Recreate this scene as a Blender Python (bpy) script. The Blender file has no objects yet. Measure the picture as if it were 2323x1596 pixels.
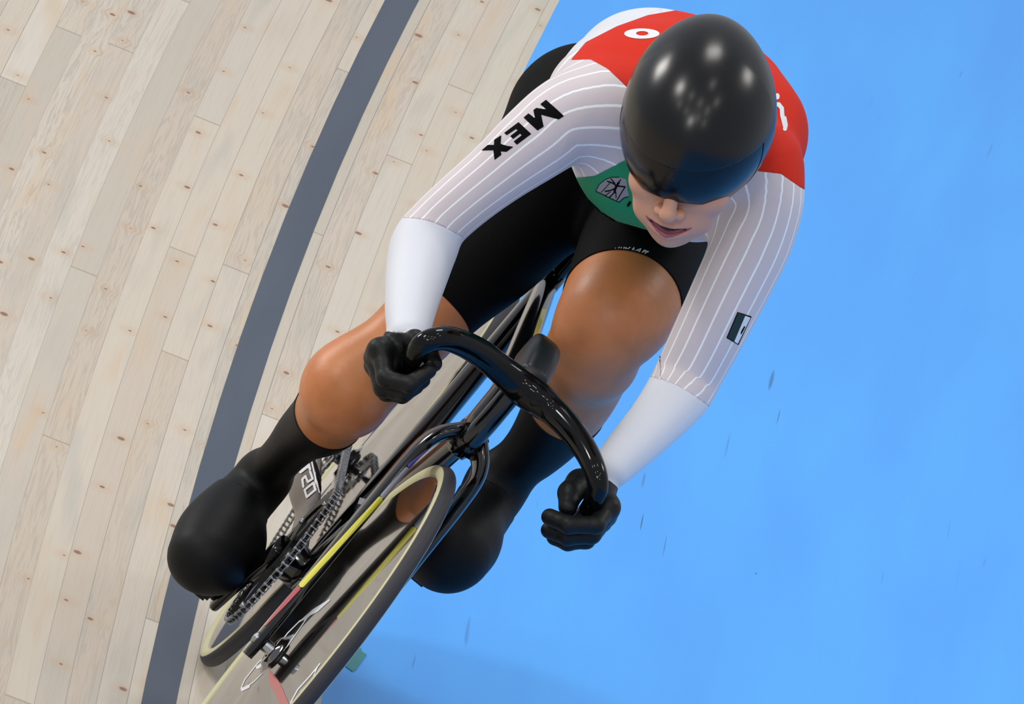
import bpy, math, random
import numpy as np
from mathutils import Matrix, Vector
from mathutils.bvhtree import BVHTree
random.seed(7)
S = bpy.context.scene

# ------------------------------------------------------------------ camera
# the rear tyre touches the track at the origin, the bicycle heads along +x, z is the track's normal; centimetres
D = 2500.0
AZ, EL, ROLL, FPX, AX, AY, LEAN = 0.0005, 0.2779, 0.3807, 42496.95, -484.15, 153.66, 0.3202
dv = np.array([math.cos(EL)*math.cos(AZ), math.cos(EL)*math.sin(AZ), math.sin(EL)])
_r = np.cross([0, 0, 1], dv); _r /= np.linalg.norm(_r); _u = np.cross(dv, _r)
RV = math.cos(ROLL)*_r + math.sin(ROLL)*_u
UV = -math.sin(ROLL)*_r + math.cos(ROLL)*_u
ANCH = np.array([50, 0, 50.]); CAM = ANCH + dv*D
cd = bpy.data.cameras.new('camera'); cam = bpy.data.objects.new('camera', cd); S.collection.objects.link(cam)
cd.sensor_width = 36.0; cd.sensor_fit = 'HORIZONTAL'; cd.lens = FPX/2323*36.0
cd.shift_x = -AX/2323; cd.shift_y = AY/2323
cd.clip_start = 1.0; cd.clip_end = 500
M = Matrix(((RV[0], UV[0], dv[0], CAM[0]*.01), (RV[1], UV[1], dv[1], CAM[1]*.01), (RV[2], UV[2], dv[2], CAM[2]*.01), (0, 0, 0, 1)))
cam.matrix_world = M
S.camera = cam

# ------------------------------------------------------------------ light
S.view_settings.view_transform = 'Standard'; S.view_settings.look = 'None'
S.view_settings.exposure = 0.0; S.view_settings.gamma = 1.0; S.view_settings.use_curve_mapping = False
w = bpy.data.worlds.new('hall'); S.world = w; w.use_nodes = True
w.node_tree.nodes['Background'].inputs[0].default_value = (.88, .92, 1.0, 1)
w.node_tree.nodes['Background'].inputs[1].default_value = 0.54
def lamp(x, y, z, size, power, col=(1, .97, .93), sy=None):
    l = bpy.data.lights.new('hall_lamp', 'AREA'); l.size = size
    if sy: l.shape = 'RECTANGLE'; l.size_y = sy
    l.energy = power; l.color = col
    o = bpy.data.objects.new('hall_lamp', l); S.collection.objects.link(o); o.location = (x, y, z)
    v = Vector((.6, 0, .6)) - Vector((x, y, z)); o.rotation_euler = v.to_track_quat('-Z', 'Y').to_euler()
# rows of ceiling lamps: (x, y, height, size, share of the light)
LAMPS = [(-2.2, -.8, 9.5, 2.2, 1.25), (-3.4, 6.8, 9, 1.8, .7), (-5.5, -12.5, 6.8, 3.2, 2.0), (14, -1.5, 8.5, 1.3, .55), (4, -7, 9, 1.6, 1.3),
         (6, -3, 9, .28, .11), (7, 0, 9, .28, .11), (8, 3, 9, .28, .11), (10, -4, 8.5, .28, .09), (11, 1, 8.5, .28, .09), (12, 4.5, 8.5, .28, .09), (5, 4, 9, .28, .11), (3, 1.2, 9.5, .6, .12), (8.5, -7.5, 9, .28, .11)]
LP = 1.45
for x, y, z, s, k in LAMPS:
    lamp(x, y, z, s, LP*k*(x*x+y*y+z*z))

# ------------------------------------------------------------------ geometry helpers
CL, SL = math.cos(LEAN), math.sin(LEAN)
def B(F, L, U):
    return np.array([F, L*CL + U*SL, -L*SL + U*CL])
def ray(q):
    return -dv + RV*(q[0]-1161.5-AX)/FPX - UV*(q[1]-798-AY)/FPX
def W(px, py, z):
    return CAM + ray((px, py))*(D - z)
def projv(V):
    v = V - CAM; zz = -(v@dv)
    return np.stack([1161.5+AX+FPX*(v@RV)/zz, 798+AY-FPX*(v@UV)/zz], -1)
PX = 1/17.0
def lin(c):
    c = [x/255 for x in c]
    return tuple((x/12.92 if x <= .04045 else ((x+.055)/1.055)**2.4) for x in c) + (1,)

# ------------------------------------------------------------------ materials
MATS = {}
def mat(name, col, rough=.5, metal=0., spec=.5, coat=0., coatr=.05, sheen=0., sss=0., bump=None, alpha=None, ior=1.5):
    m = bpy.data.materials.new(name); m.use_nodes = True
    b = m.node_tree.nodes['Principled BSDF']; I = b.inputs
    I['Base Color'].default_value = lin(col); I['Roughness'].default_value = rough; I['Metallic'].default_value = metal
    I['Specular IOR Level'].default_value = spec; I['IOR'].default_value = ior
    I['Coat Weight'].default_value = coat; I['Coat Roughness'].default_value = coatr
    I['Sheen Weight'].default_value = sheen
    if alpha is not None: I['Alpha'].default_value = alpha
    if sss:
        I['Subsurface Weight'].default_value = sss; I['Subsurface Radius'].default_value = (1, .35, .2); I['Subsurface Scale'].default_value = .008
    nt = m.node_tree
    # small procedural variation of colour and relief
    tc = nt.nodes.new('ShaderNodeTexCoord'); n = nt.nodes.new('ShaderNodeTexNoise')
    sc, st = bump if bump else (60, .04)
    n.inputs['Scale'].default_value = sc; n.inputs['Detail'].default_value = 3
    nt.links.new(tc.outputs['Object'], n.inputs['Vector'])
    bp = nt.nodes.new('ShaderNodeBump'); bp.inputs['Strength'].default_value = st; bp.inputs['Distance'].default_value = .002
    nt.links.new(n.outputs['Fac'], bp.inputs['Height']); nt.links.new(bp.outputs['Normal'], I['Normal'])
    MATS[name] = m
    return m
class NB:
    """terse node builder"""
    def __init__(s, m): s.nt = m.node_tree; s.N = s.nt.nodes; s.L = s.nt.links
    def put(s, node, i, v):
        if v is None: return
        if isinstance(v, bpy.types.NodeSocket): s.L.new(v, node.inputs[i])
        else: node.inputs[i].default_value = v
    def math(s, op, a, b=None, c=None, clamp=False):
        n = s.N.new('ShaderNodeMath'); n.operation = op; n.use_clamp = clamp
        s.put(n, 0, a); s.put(n, 1, b); s.put(n, 2, c); return n.outputs[0]
    def xyz(s, a, b, c):
        n = s.N.new('ShaderNodeCombineXYZ'); s.put(n, 0, a); s.put(n, 1, b); s.put(n, 2, c); return n.outputs[0]
    def sep(s, v):
        n = s.N.new('ShaderNodeSeparateXYZ'); s.put(n, 0, v); return n.outputs
    def noise(s, v, scale, detail=3, rough=.5, dist=0):
        n = s.N.new('ShaderNodeTexNoise'); s.put(n, 'Vector', v); n.inputs['Scale'].default_value = scale
        n.inputs['Detail'].default_value = detail; n.inputs['Roughness'].default_value = rough; n.inputs['Distortion'].default_value = dist
        return n.outputs['Fac']
    def white(s, v):
        n = s.N.new('ShaderNodeTexWhiteNoise'); n.noise_dimensions = '3D'; s.put(n, 'Vector', v); return n.outputs['Value'], n.outputs['Color']
    def mix(s, f, a, b, mode='MIX'):
        n = s.N.new('ShaderNodeMix'); n.data_type = 'RGBA'; n.blend_type = mode
        s.put(n, 0, f); s.put(n, 6, a); s.put(n, 7, b); return n.outputs[2]
    def ramp(s, f, stops):
        n = s.N.new('ShaderNodeValToRGB'); s.put(n, 0, f); e = n.color_ramp.elements
        e[0].position, e[0].color = stops[0]; e[1].position, e[1].color = stops[-1]
        for p, c in stops[1:-1]:
            x = e.new(p); x.color = c
        return n.outputs[0]
    def sstep(s, v, lo, hi, a=0., b=1.):
        n = s.N.new('ShaderNodeMapRange'); n.interpolation_type = 'SMOOTHSTEP'
        s.put(n, 0, v); s.put(n, 1, lo); s.put(n, 2, hi); s.put(n, 3, a); s.put(n, 4, b); return n.outputs[0]

mat('carbon_gloss', (5, 5, 6), .09, spec=.28, coat=0, coatr=.02, bump=(30, .01))
mat('carbon_satin', (13, 13, 15), .38, bump=(80, .03))
mat('frame_black', (7, 7, 9), .14, spec=.5, coat=.35, coatr=.03, bump=(30, .01))
mat('disc_mirror', (26, 23, 21), .05, metal=.1, spec=.8, coat=.6, coatr=.03, ior=1.8, bump=(4, .01))
mat('tyre_tread', (42, 41, 47), .62, bump=(400, .2))
mat('tyre_sidewall', (196, 190, 150), .6, bump=(300, .1))
mat('steel', (170, 172, 176), .28, metal=1., bump=(200, .02))
mat('steel_dark', (60, 60, 64), .35, metal=.9, bump=(200, .02))
mat('skin', (192, 122, 70), .42, sss=.15, spec=.45, bump=(220, .08))
mat('face_skin', (198, 142, 118), .42, sss=.2, spec=.4, bump=(250, .06))
mat('lips', (128, 62, 80), .3, sss=.2, bump=(200, .1))
mat('mouth_dark', (44, 14, 20), .5)
mat('teeth', (205, 195, 186), .2)
mat('eye_white', (220, 216, 210), .15)
mat('iris_dark', (40, 24, 16), .1)
mat('brow_hair', (36, 26, 22), .7)
mat('cloth_red', (208, 40, 18), .65, spec=.2, bump=(500, .12))
mat('cloth_white', (216, 219, 227), .6, sheen=.2, bump=(600, .12))
mat('cloth_green', (34, 140, 98), .6, spec=.2, bump=(500, .12))
mat('cloth_black', (5, 5, 6), .75, spec=.12, bump=(450, .15))
mat('lycra_black', (9, 10, 12), .55, spec=.22, bump=(60, .10))
mat('glove_black', (9, 10, 11), .48, spec=.3, bump=(160, .35))
mat('helmet_black', (2, 2, 3), .25, spec=.42, coat=0, bump=(12, .01))
mat('visor_smoke', (12, 10, 13), .20, spec=.35, alpha=.90, bump=(12, .01))
mat('print_white', (226, 228, 232), .5)
mat('print_grey', (140, 140, 150), .5)
mat('print_black', (6, 6, 9), .8, spec=.1)
mat('print_green', (8, 44, 40), .5)

mat('paint_yellow', (226, 218, 70), .3, coat=.6)
mat('paint_silver', (168, 172, 190), .3, coat=.6)
mat('paint_violet', (96, 96, 190), .3, coat=.6)
mat('paint_red', (176, 62, 66), .35, coat=.4)
mat('paint_brown', (92, 80, 72), .35, coat=.3)
mat('tape_teal', (44, 130, 138), .5)

def skin_mat():
    g = NB(MATS['skin']); tc = g.N.new('ShaderNodeTexCoord')
    n = g.noise(tc.outputs['Object'], 14, 3); n2 = g.noise(tc.outputs['Object'], 45, 4)
    c = g.mix(g.sstep(n, .35, .65), lin((184, 116, 66)), lin((200, 126, 78))); c = g.mix(g.sstep(n2, .45, .7, 0., .18), c, lin((176, 98, 62)))
    g.L.new(c, g.N['Principled BSDF'].inputs['Base Color'])
skin_mat()
def face_mat():
    m = MATS['face_skin']; g = NB(m); c = lin((204, 150, 124))
    for nm_, cc, w_ in (('lip', (150, 84, 96), .10), ('inner', (50, 18, 24), .05)):
        at = g.N.new('ShaderNodeAttribute'); at.attribute_name = nm_
        c = g.mix(g.sstep(at.outputs['Fac'], -w_, w_), c, lin(cc))
    g.L.new(c, g.N['Principled BSDF'].inputs['Base Color'])
face_mat()
def sleeve_mat():
    m = mat('sleeve_mesh', (214, 205, 208), .6, sheen=.35, bump=(700, .1)); g = NB(m)
    at = g.N.new('ShaderNodeAttribute'); at.attribute_name = 'stripe'
    fr = g.math('FRACT', at.outputs['Fac'])
    d = g.math('ABSOLUTE', g.math('SUBTRACT', fr, .5))
    f = g.sstep(d, .035, .085, 1., 0.)
    c = g.mix(f, lin((206, 196, 200)), lin((246, 248, 252)))
    g.L.new(c, g.N['Principled BSDF'].inputs['Base Color'])
sleeve_mat()

CX, R0, LW, BW = -2.495, 52.1423, .04706, .19576       # centre of the bend (m), radius of the black line's outer edge, its width, gap to the blue
CY = -.13227 + R0
def track_mat(name, kind):
    m = bpy.data.materials.new(name); m.use_nodes = True; g = NB(m); P = g.N['Principled BSDF']
    tc = g.N.new('ShaderNodeTexCoord'); x, y, z = g.sep(tc.outputs['Object'])[:3]
    dx = g.math('SUBTRACT', x, CX); dy = g.math('SUBTRACT', CY, y)
    rho = g.math('SQRT', g.math('ADD', g.math('MULTIPLY', dx, dx), g.math('MULTIPLY', dy, dy)))
    off = g.math('SUBTRACT', rho, R0)                     # metres outwards from the line's outer edge
    s = g.math('MULTIPLY', g.math('ARCTAN2', dx, dy), R0)  # metres along the track
    pw = .0412
    v = g.math('DIVIDE', g.math('ADD', off, 2.0), pw); row = g.math('FLOOR', v); fv = g.math('FRACT', v)
    rnd, rcol = g.white(g.xyz(row, 3.3, 0.)); rr = g.sep(rcol)
    su = g.math('ADD', g.math('DIVIDE', s, 3.1), g.math('MULTIPLY', rnd, 17.)); cell = g.math('FLOOR', su); fu = g.math('FRACT', su)
    prnd, pcol = g.white(g.xyz(row, cell, 5.)); pc = g.sep(pcol)
    # gaps between boards and butt joints
    ed = g.math('MINIMUM', fv, g.math('SUBTRACT', 1., fv))
    gw = g.math('MULTIPLY_ADD', rr[1], .022, .006)
    gap = g.sstep(ed, 0., gw, 1., 0.)
    be = g.math('MULTIPLY', g.math('MINIMUM', fu, g.math('SUBTRACT', 1., fu)), 3.1)
    butt = g.sstep(be, .001, .0045, 1., 0.)
    if kind == 'wood':
        # knots: one candidate per 0.30 m of board
        ku = g.math('ADD', g.math('DIVIDE', s, .30), g.math('MULTIPLY', rr[0], 9.)); kc = g.math('FLOOR', ku)
        kr, kcol = g.white(g.xyz(row, kc, 9.)); kk = g.sep(kcol)
        kx = g.math('MULTIPLY', g.math('SUBTRACT', g.math('FRACT', ku), g.math('MULTIPLY_ADD', kk[0], .6, .2)), .30)
        ky = g.math('MULTIPLY', g.math('SUBTRACT', fv, g.math('MULTIPLY_ADD', kk[1], .8, .1)), pw)
        kd = g.math('SQRT', g.math('ADD', g.math('MULTIPLY', kx, g.math('MULTIPLY', kx, .5)), g.math('MULTIPLY', ky, ky)))
        has = g.math('GREATER_THAN', kk[2], .42)
        ksz = g.math('MULTIPLY_ADD', g.math('MULTIPLY', kr, kr), .0062, .0022)
        knot = g.math('MULTIPLY', g.sstep(kd, g.math('MULTIPLY', ksz, .55), ksz, 1., 0.), has)
        halo = g.math('MULTIPLY', g.sstep(kd, .003, .028, 1., 0.), has)
        # grain bends round the knots
        gv = g.xyz(g.math('MULTIPLY', s, 1.6), g.math('MULTIPLY', g.math('ADD', off, g.math('MULTIPLY', g.math('MULTIPLY', halo, ky), -.8)), 70.), g.math('MULTIPLY', prnd, 30.))
        n1 = g.noise(gv, 1.2, 4, .55, .6)
        ring = g.math('SINE', g.math('MULTIPLY', n1, 46.))
        ringm = g.math('MULTIPLY', g.sstep(ring, .1, .95), g.sstep(pc[0], .45, .95))
        blot = g.noise(g.xyz(g.math('MULTIPLY', s, 1.3), g.math('MULTIPLY', off, 14.), g.math('MULTIPLY', prnd, 11.)), 1.5, 2)
        base = g.ramp(pc[1], [(0., lin((216, 206, 190))), (.25, lin((206, 193, 176))), (.5, lin((220, 212, 198))), (.75, lin((202, 192, 178))), (1., lin((214, 208, 192)))])
        base = g.mix(g.sstep(blot, .54, .80, 0., .75), base, lin((214, 190, 160)))
        base = g.mix(g.sstep(blot, .46, .24, 0., .7), base, lin((196, 190, 178)))
        base = g.mix(g.math('MULTIPLY', ringm, .42), base, lin((172, 162, 150)))
        fine = g.noise(g.xyz(g.math('MULTIPLY', s, 6.), g.math('MULTIPLY', off, 420.), prnd), 1., 3)
        base = g.mix(g.sstep(fine, .45, .75, 0., .16), base, lin((168, 156, 138)))
        base = g.mix(g.math('MULTIPLY', halo, .30), base, lin((206, 168, 130)))
        base = g.mix(g.math('MULTIPLY', knot, .85), base, lin((134, 96, 76)))
        gcol = g.mix(rr[2], lin((92, 88, 86)), lin((190, 176, 160)))
        base = g.mix(g.math('MULTIPLY', gap, .85), base, gcol)
        base = g.mix(g.math('MULTIPLY', butt, .6), base, lin((150, 134, 112)))
        base = g.mix(1., base, (.915, .905, .895, 1), 'MULTIPLY')
        g.L.new(base, P.inputs['Base Color']); P.inputs['Roughness'].default_value = .5
        P.inputs['Specular IOR Level'].default_value = .28
    else:
        col = lin((84, 92, 106)) if kind == 'line' else lin((80, 172, 254))
        dk = lin((76, 84, 98)) if kind == 'line' else lin((77, 165, 250))
        bl = g.noise(g.xyz(g.math('MULTIPLY', s, .6), g.math('MULTIPLY', off, 5.), 0.), 1.4, 3)
        base = g.mix(g.sstep(bl, .3, .7), col, dk)
        base = g.mix(g.math('MULTIPLY', gap, g.math('MULTIPLY', rr[0], .10 if kind != 'line' else .05)), base, lin((70, 120, 190)) if kind != 'line' else lin((60, 66, 78)))
        if kind == 'blue':
            # scuffs and dark scratches in the paint
            sc = g.noise(g.xyz(g.math('MULTIPLY', s, 2.2), g.math('MULTIPLY', off, 60.), 4.), 1., 2)
            sc2 = g.noise(g.xyz(g.math('MULTIPLY', s, 1.), g.math('MULTIPLY', off, 3.), 8.), 1., 1)
            base = g.mix(g.math('MULTIPLY', g.sstep(sc, .70, .76), g.sstep(sc2, .5, .6, 0., .5)), base, lin((52, 96, 150)))
        if kind == 'blue':
            # rubber scuffs and scratches on the painted band
            for px_, py_, ln, wd_, al in ((1750, 862, 60, 11, .55), (1766, 945, 46, 3.2, .6), (1650, 1010, 70, 6, .28), (1456, 1184, 46, 3.4, .8), (1460, 1088, 44, 8, .35), (1508, 1238, 60, 2.4, .6), (2153, 1200, 60, 2.4, .25), (2002, 1310, 40, 2.4, .3), (1715, 1300, 5, 5, .7), (2180, 168, 30, 4, .3)):
                k_ = ray((px_, py_)); q_ = (CAM+k_*(-CAM[2]/k_[2]))*.01
                s0 = math.atan2(q_[0]-CX, CY-q_[1])*R0; o0 = math.hypot(q_[0]-CX, CY-q_[1])-R0
                es = g.math('DIVIDE', g.math('SUBTRACT', s, s0), ln/16/.28*.005); eo = g.math('DIVIDE', g.math('SUBTRACT', g.math('ADD', off, g.math('MULTIPLY', g.math('SUBTRACT', s, s0), .012)), o0), wd_/16*.005)
                dd_ = g.math('SQRT', g.math('ADD', g.math('MULTIPLY', es, es), g.math('MULTIPLY', eo, eo)))
                base = g.mix(g.sstep(dd_, .5, 1.1, al, 0.), base, lin((44, 74, 104)))
        g.L.new(base, P.inputs['Base Color']); P.inputs['Roughness'].default_value = .5 if kind == 'line' else .42
        P.inputs['Specular IOR Level'].default_value = .25
    MATS[name] = m
track_mat('track_boards', 'wood'); track_mat('paint_line', 'line'); track_mat('paint_blue', 'blue')

# ------------------------------------------------------------------ object helpers
def link(name, me, parent=None, m=None, **kw):
    o = bpy.data.objects.new(name, me); S.collection.objects.link(o)
    if parent is not None: o.parent = parent
    if m and me is not None: me.materials.append(MATS[m])
    for k, v in kw.items(): o[k] = v
    return o
def mesh(name, V, F, m, parent=None, smooth=True, attr=None, **kw):
    me = bpy.data.meshes.new(name)
    V = np.asarray(V, float)
    me.from_pydata((V*.01).tolist(), [], [list(map(int, f)) for f in F]); me.validate(); me.update()
    if smooth: me.polygons.foreach_set('use_smooth', [True]*len(me.polygons))
    if attr is not None:
        a = me.attributes.new('stripe', 'FLOAT', 'POINT'); a.data.foreach_set('value', np.asarray(attr, np.float32))
    return link(name, me, parent, m, **kw)
def join(parts):
    V, F, n = [], [], 0
    for v, f in parts:
        V.append(np.asarray(v, float)); F += [[i+n for i in q] for q in f]; n += len(v)
    return np.concatenate(V), F
def frame_from(t, ref):
    t = t/np.linalg.norm(t); n = ref - t*(ref@t); n /= np.linalg.norm(n); return t, n, np.cross(t, n)
def loft(path, wn, wb, ref, nseg=20, power=2., caps=True):
    """sections along path; wn = half width along ref, wb = half width across; superellipse power"""
    path = np.asarray(path, float); n = len(path); V = []; F = []
    wn = np.broadcast_to(wn, n); wb = np.broadcast_to(wb, n)
    for i in range(n):
        t = path[min(i+1, n-1)] - path[max(i-1, 0)]
        t, a, b = frame_from(t, np.asarray(ref if np.ndim(ref) == 1 else ref[i], float))
        for k in range(nseg):
            th = 2*math.pi*k/nseg; c, s = math.cos(th), math.sin(th)
            e = 2/power
            V.append(path[i] + a*wn[i]*math.copysign(abs(c)**e, c) + b*wb[i]*math.copysign(abs(s)**e, s))
    for i in range(n-1):
        for k in range(nseg):
            F.append((i*nseg+k, i*nseg+(k+1) % nseg, (i+1)*nseg+(k+1) % nseg, (i+1)*nseg+k))
    if caps:
        F.append(tuple(range(nseg))[::-1]); F.append(tuple((n-1)*nseg+k for k in range(nseg)))
    return np.array(V), F
def smooth_path(pts, n=40):
    pts = np.asarray(pts, float); k = len(pts); out = []
    ext = np.vstack([2*pts[0]-pts[1], pts, 2*pts[-1]-pts[-2]])
    for u in np.linspace(0, k-1-1e-9, n):
        i = int(u); f = u-i; p0, p1, p2, p3 = ext[i], ext[i+1], ext[i+2], ext[i+3]
        out.append(.5*((2*p1)+(p2-p0)*f+(2*p0-5*p1+4*p2-p3)*f*f+(3*p1-p0-3*p2+p3)*f**3))
    return np.array(out)
def lathe(center, axis, prof, n=96, ref=None):
    """profile of (radius, offset along axis), closed ends when radius 0"""
    axis = axis/np.linalg.norm(axis); _, a, b = frame_from(axis, np.array(ref if ref is not None else [1., 0, .01]))
    V = []; F = []; m = len(prof)
    for r, h in prof:
        for k in range(n):
            th = 2*math.pi*k/n; V.append(center + axis*h + (a*math.cos(th)+b*math.sin(th))*r)
    for i in range(m-1):
        for k in range(n):
            F.append((i*n+k, i*n+(k+1) % n, (i+1)*n+(k+1) % n, (i+1)*n+k))
    return np.array(V), F
def cyl(a, b, r, n=20, r2=None):
    a, b = np.asarray(a, float), np.asarray(b, float)
    ax = b-a; L = np.linalg.norm(ax)
    r2 = r if r2 is None else r2
    ref = np.array([0, 0, 1.]) if abs(ax[2])/L < .9 else np.array([1., 0, 0])
    return lathe(a, ax, [(0.001, 0), (r*.92, 0), (r, .04), (r2, L-.04), (r2*.92, L), (0.001, L)], n, ref)
def boxm(c, ex, ey, ez):
    c = np.asarray(c, float); V = [c+sx*ex+sy*ey+sz*ez for sx in (-1, 1) for sy in (-1, 1) for sz in (-1, 1)]
    return np.array(V), [(0, 1, 3, 2), (4, 6, 7, 5), (0, 4, 5, 1), (2, 3, 7, 6), (0, 2, 6, 4), (1, 5, 7, 3)]

# ------------------------------------------------------------------ implicit surfaces for body, gloves, saddle
def d_cone(P, a, b, ra, rb):
    ab = b-a; L2 = ab@ab; t = np.clip(((P-a)@ab)/L2, 0, 1)
    return np.linalg.norm(P-a-t[..., None]*ab, axis=-1) - (ra+t*(rb-ra))
def d_ell(P, c, A, r):
    q = (P-c)@A.T; r = np.asarray(r)
    k0 = np.linalg.norm(q/r, axis=-1); k1 = np.linalg.norm(q/(r*r), axis=-1)
    return k0*(k0-1)/np.maximum(k1, 1e-6)
def dense(st, per=8):
    return [tuple(q) for q in smooth_path(np.array(st, float), (len(st)-1)*per+1)]
def G_(st, k):
    q = dense(st); return ('g', [C(q[i], q[i+1], .1) for i in range(len(q)-1)], k, False)
def evalp(p, P):
    return d_cone(P, *p[1:5]) if p[0] == 'c' else d_ell(P, *p[1:4])
def bbox(p):
    if p[0] == 'g':
        b = [bbox(c) for c in p[1]]; return np.min([x[0] for x in b], 0), np.max([x[1] for x in b], 0)
    if p[0] == 'c':
        r = max(p[3], p[4]); return np.minimum(p[1], p[2])-r, np.maximum(p[1], p[2])+r
    r = max(p[3]); return p[1]-r, p[1]+r
def field(prims, lo, hi, h):
    n = np.ceil((hi-lo)/h).astype(int)+1
    ax = [lo[i]+h*np.arange(n[i]) for i in range(3)]
    G = np.full(n, 6.0, np.float32)
    for p in prims:
        k = p[-2]; sub = p[-1]
        a, b = bbox(p); mg = k+3*h
        i0 = np.maximum(np.floor((a-mg-lo)/h).astype(int), 0); i1 = np.minimum(np.ceil((b+mg-lo)/h).astype(int)+1, n)
        if (i1 <= i0).any(): continue
        if p[0] == 'g':
            l0 = lo+h*i0; m = i1-i0; d = np.full(m, 6.0, np.float32)
            for c in p[1]:
                a, b = bbox(c); mg = k+3*h
                j0 = np.maximum(np.floor((a-mg-l0)/h).astype(int), 0); j1 = np.minimum(np.ceil((b+mg-l0)/h).astype(int)+1, m)
                if (j1 <= j0).any(): continue
                X, Y, Z = np.meshgrid(*[l0[t]+h*np.arange(j0[t], j1[t]) for t in range(3)], indexing='ij')
                v = d[j0[0]:j1[0], j0[1]:j1[1], j0[2]:j1[2]]; np.minimum(v, evalp(c, np.stack([X, Y, Z], -1)), out=v)
        else:
            X, Y, Z = np.meshgrid(ax[0][i0[0]:i1[0]], ax[1][i0[1]:i1[1]], ax[2][i0[2]:i1[2]], indexing='ij')
            d = evalp(p, np.stack([X, Y, Z], -1))
        g = G[i0[0]:i1[0], i0[1]:i1[1], i0[2]:i1[2]]
        if not sub:
            hh = np.maximum(k-np.abs(d-g), 0)/k; r = np.minimum(d, g)-hh*hh*k*.25
        else:
            d = -d; hh = np.maximum(k-np.abs(d-g), 0)/k; r = np.maximum(d, g)+hh*hh*k*.25
        G[i0[0]:i1[0], i0[1]:i1[1], i0[2]:i1[2]] = r
    return G
def surface_nets(G, lo, h):
    s = G < 0; n = np.array(G.shape)
    idx = np.full(n-1, -1, np.int64)
    c = np.zeros(n-1, np.int8)
    for dx in (0, 1):
        for dy in (0, 1):
            for dz in (0, 1): c += s[dx:n[0]-1+dx, dy:n[1]-1+dy, dz:n[2]-1+dz]
    act = (c > 0) & (c < 8); I = np.argwhere(act); idx[act] = np.arange(len(I))
    acc = np.zeros((len(I), 3)); cnt = np.zeros(len(I))
    cor = [(x, y, z) for x in (0, 1) for y in (0, 1) for z in (0, 1)]
    for a in cor:
        for ax in range(3):
            if a[ax]: continue
            b = list(a); b[ax] = 1
            ga = G[I[:, 0]+a[0], I[:, 1]+a[1], I[:, 2]+a[2]]; gb = G[I[:, 0]+b[0], I[:, 1]+b[1], I[:, 2]+b[2]]
            m = (ga < 0) != (gb < 0); t = np.where(m, ga/np.where(m, ga-gb, 1), 0)
            p = np.tile(np.array(a, float), (len(I), 1)); p[:, ax] += t
            acc[m] += p[m]; cnt[m] += 1
    V = lo + h*(I + acc/cnt[:, None])
    T = []
    for ax in range(3):
        b, cc = (ax+1) % 3, (ax+2) % 3
        sl0 = [slice(None)]*3; sl1 = [slice(None)]*3
        sl0[ax] = slice(0, -1); sl1[ax] = slice(1, None)
        s0, s1 = s[tuple(sl0)], s[tuple(sl1)]
        E = np.argwhere(s0 != s1)
        E = E[(E[:, b] > 0) & (E[:, cc] > 0) & (E[:, b] < n[b]-1) & (E[:, cc] < n[cc]-1)]
        def g(ob, oc):
            q = E.copy(); q[:, b] -= ob; q[:, cc] -= oc; return idx[q[:, 0], q[:, 1], q[:, 2]]
        q = np.stack([g(1, 1), g(0, 1), g(0, 0), g(1, 0)], 1)
        ins = s[E[:, 0], E[:, 1], E[:, 2]]
        q[~ins] = q[~ins][:, ::-1]
        T.append(q)
    return V, np.concatenate(T)
def sdf_mesh(prims, h, pad=1.0):
    bb = [bbox(p) for p in prims if not p[-1]]
    lo = np.min([b[0] for b in bb], 0)-pad; hi = np.max([b[1] for b in bb], 0)+pad
    V, Q = surface_nets(field(prims, lo, hi, h), lo, h)
    return relax(V, Q, 5), Q
def relax(V, Q, it):
    n = len(V)
    E = np.concatenate([Q[:, [i, (i+1) % Q.shape[1]]] for i in range(Q.shape[1])])
    for _ in range(it):
        for lam in (.5, -.52):
            A = np.zeros_like(V); c = np.zeros(n)
            for d in range(3):
                A[:, d] = np.bincount(E[:, 0], V[E[:, 1], d], n)+np.bincount(E[:, 1], V[E[:, 0], d], n)
            c = np.bincount(E[:, 0], minlength=n)+np.bincount(E[:, 1], minlength=n)
            V = V + lam*(A/np.maximum(c, 1)[:, None]-V)
    return V
def tri(Q):
    return np.concatenate([Q[:, [0, 1, 2]], Q[:, [0, 2, 3]]])
def normals(V, T):
    fn = np.cross(V[T[:, 1]]-V[T[:, 0]], V[T[:, 2]]-V[T[:, 0]]); N = np.zeros_like(V)
    for i in range(3):
        for d in range(3): N[:, d] += np.bincount(T[:, i], fn[:, d], len(V))
    return N/np.maximum(np.linalg.norm(N, axis=1), 1e-12)[:, None]
def clip(V, T, A, s, eps=.02):
    """keep the part of the triangle mesh where s > 0; A = per-vertex attributes carried along"""
    s = np.where(np.abs(s) < 1e-7, 1e-7, s); sg = s > 0; k = sg[T].sum(1)
    keep = T[k == 3]
    outT = [keep]; newV = []; newA = []; base = len(V); cache = {}
    def cutv(i, j):
        key = (i, j) if i < j else (j, i)
        if key not in cache:
            t = s[i]/(s[i]-s[j]); cache[key] = base+len(newV)
            newV.append(V[i]+t*(V[j]-V[i])); newA.append(A[i]+t*(A[j]-A[i]))
        return cache[key]
    extra = []
    for t in T[(k > 0) & (k < 3)]:
        t = [int(x) for x in t]; g = [sg[x] for x in t]
        if sum(g) == 1:
            r = g.index(True); a, b, c = t[r], t[(r+1) % 3], t[(r+2) % 3]
            extra.append((a, cutv(a, b), cutv(a, c)))
        else:
            r = g.index(False); a, b, c = t[r], t[(r+1) % 3], t[(r+2) % 3]
            ab, ac = cutv(a, b), cutv(a, c)
            extra.append((ab, b, c)); extra.append((ab, c, ac))
    if extra: outT.append(np.array(extra))
    T2 = np.concatenate(outT)
    V2 = np.vstack([V, np.array(newV)]) if newV else V
    A2 = np.vstack([A, np.array(newA)]) if newA else A
    u, inv = np.unique(T2, return_inverse=True)
    return V2[u], inv.reshape(T2.shape), A2[u]
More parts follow.
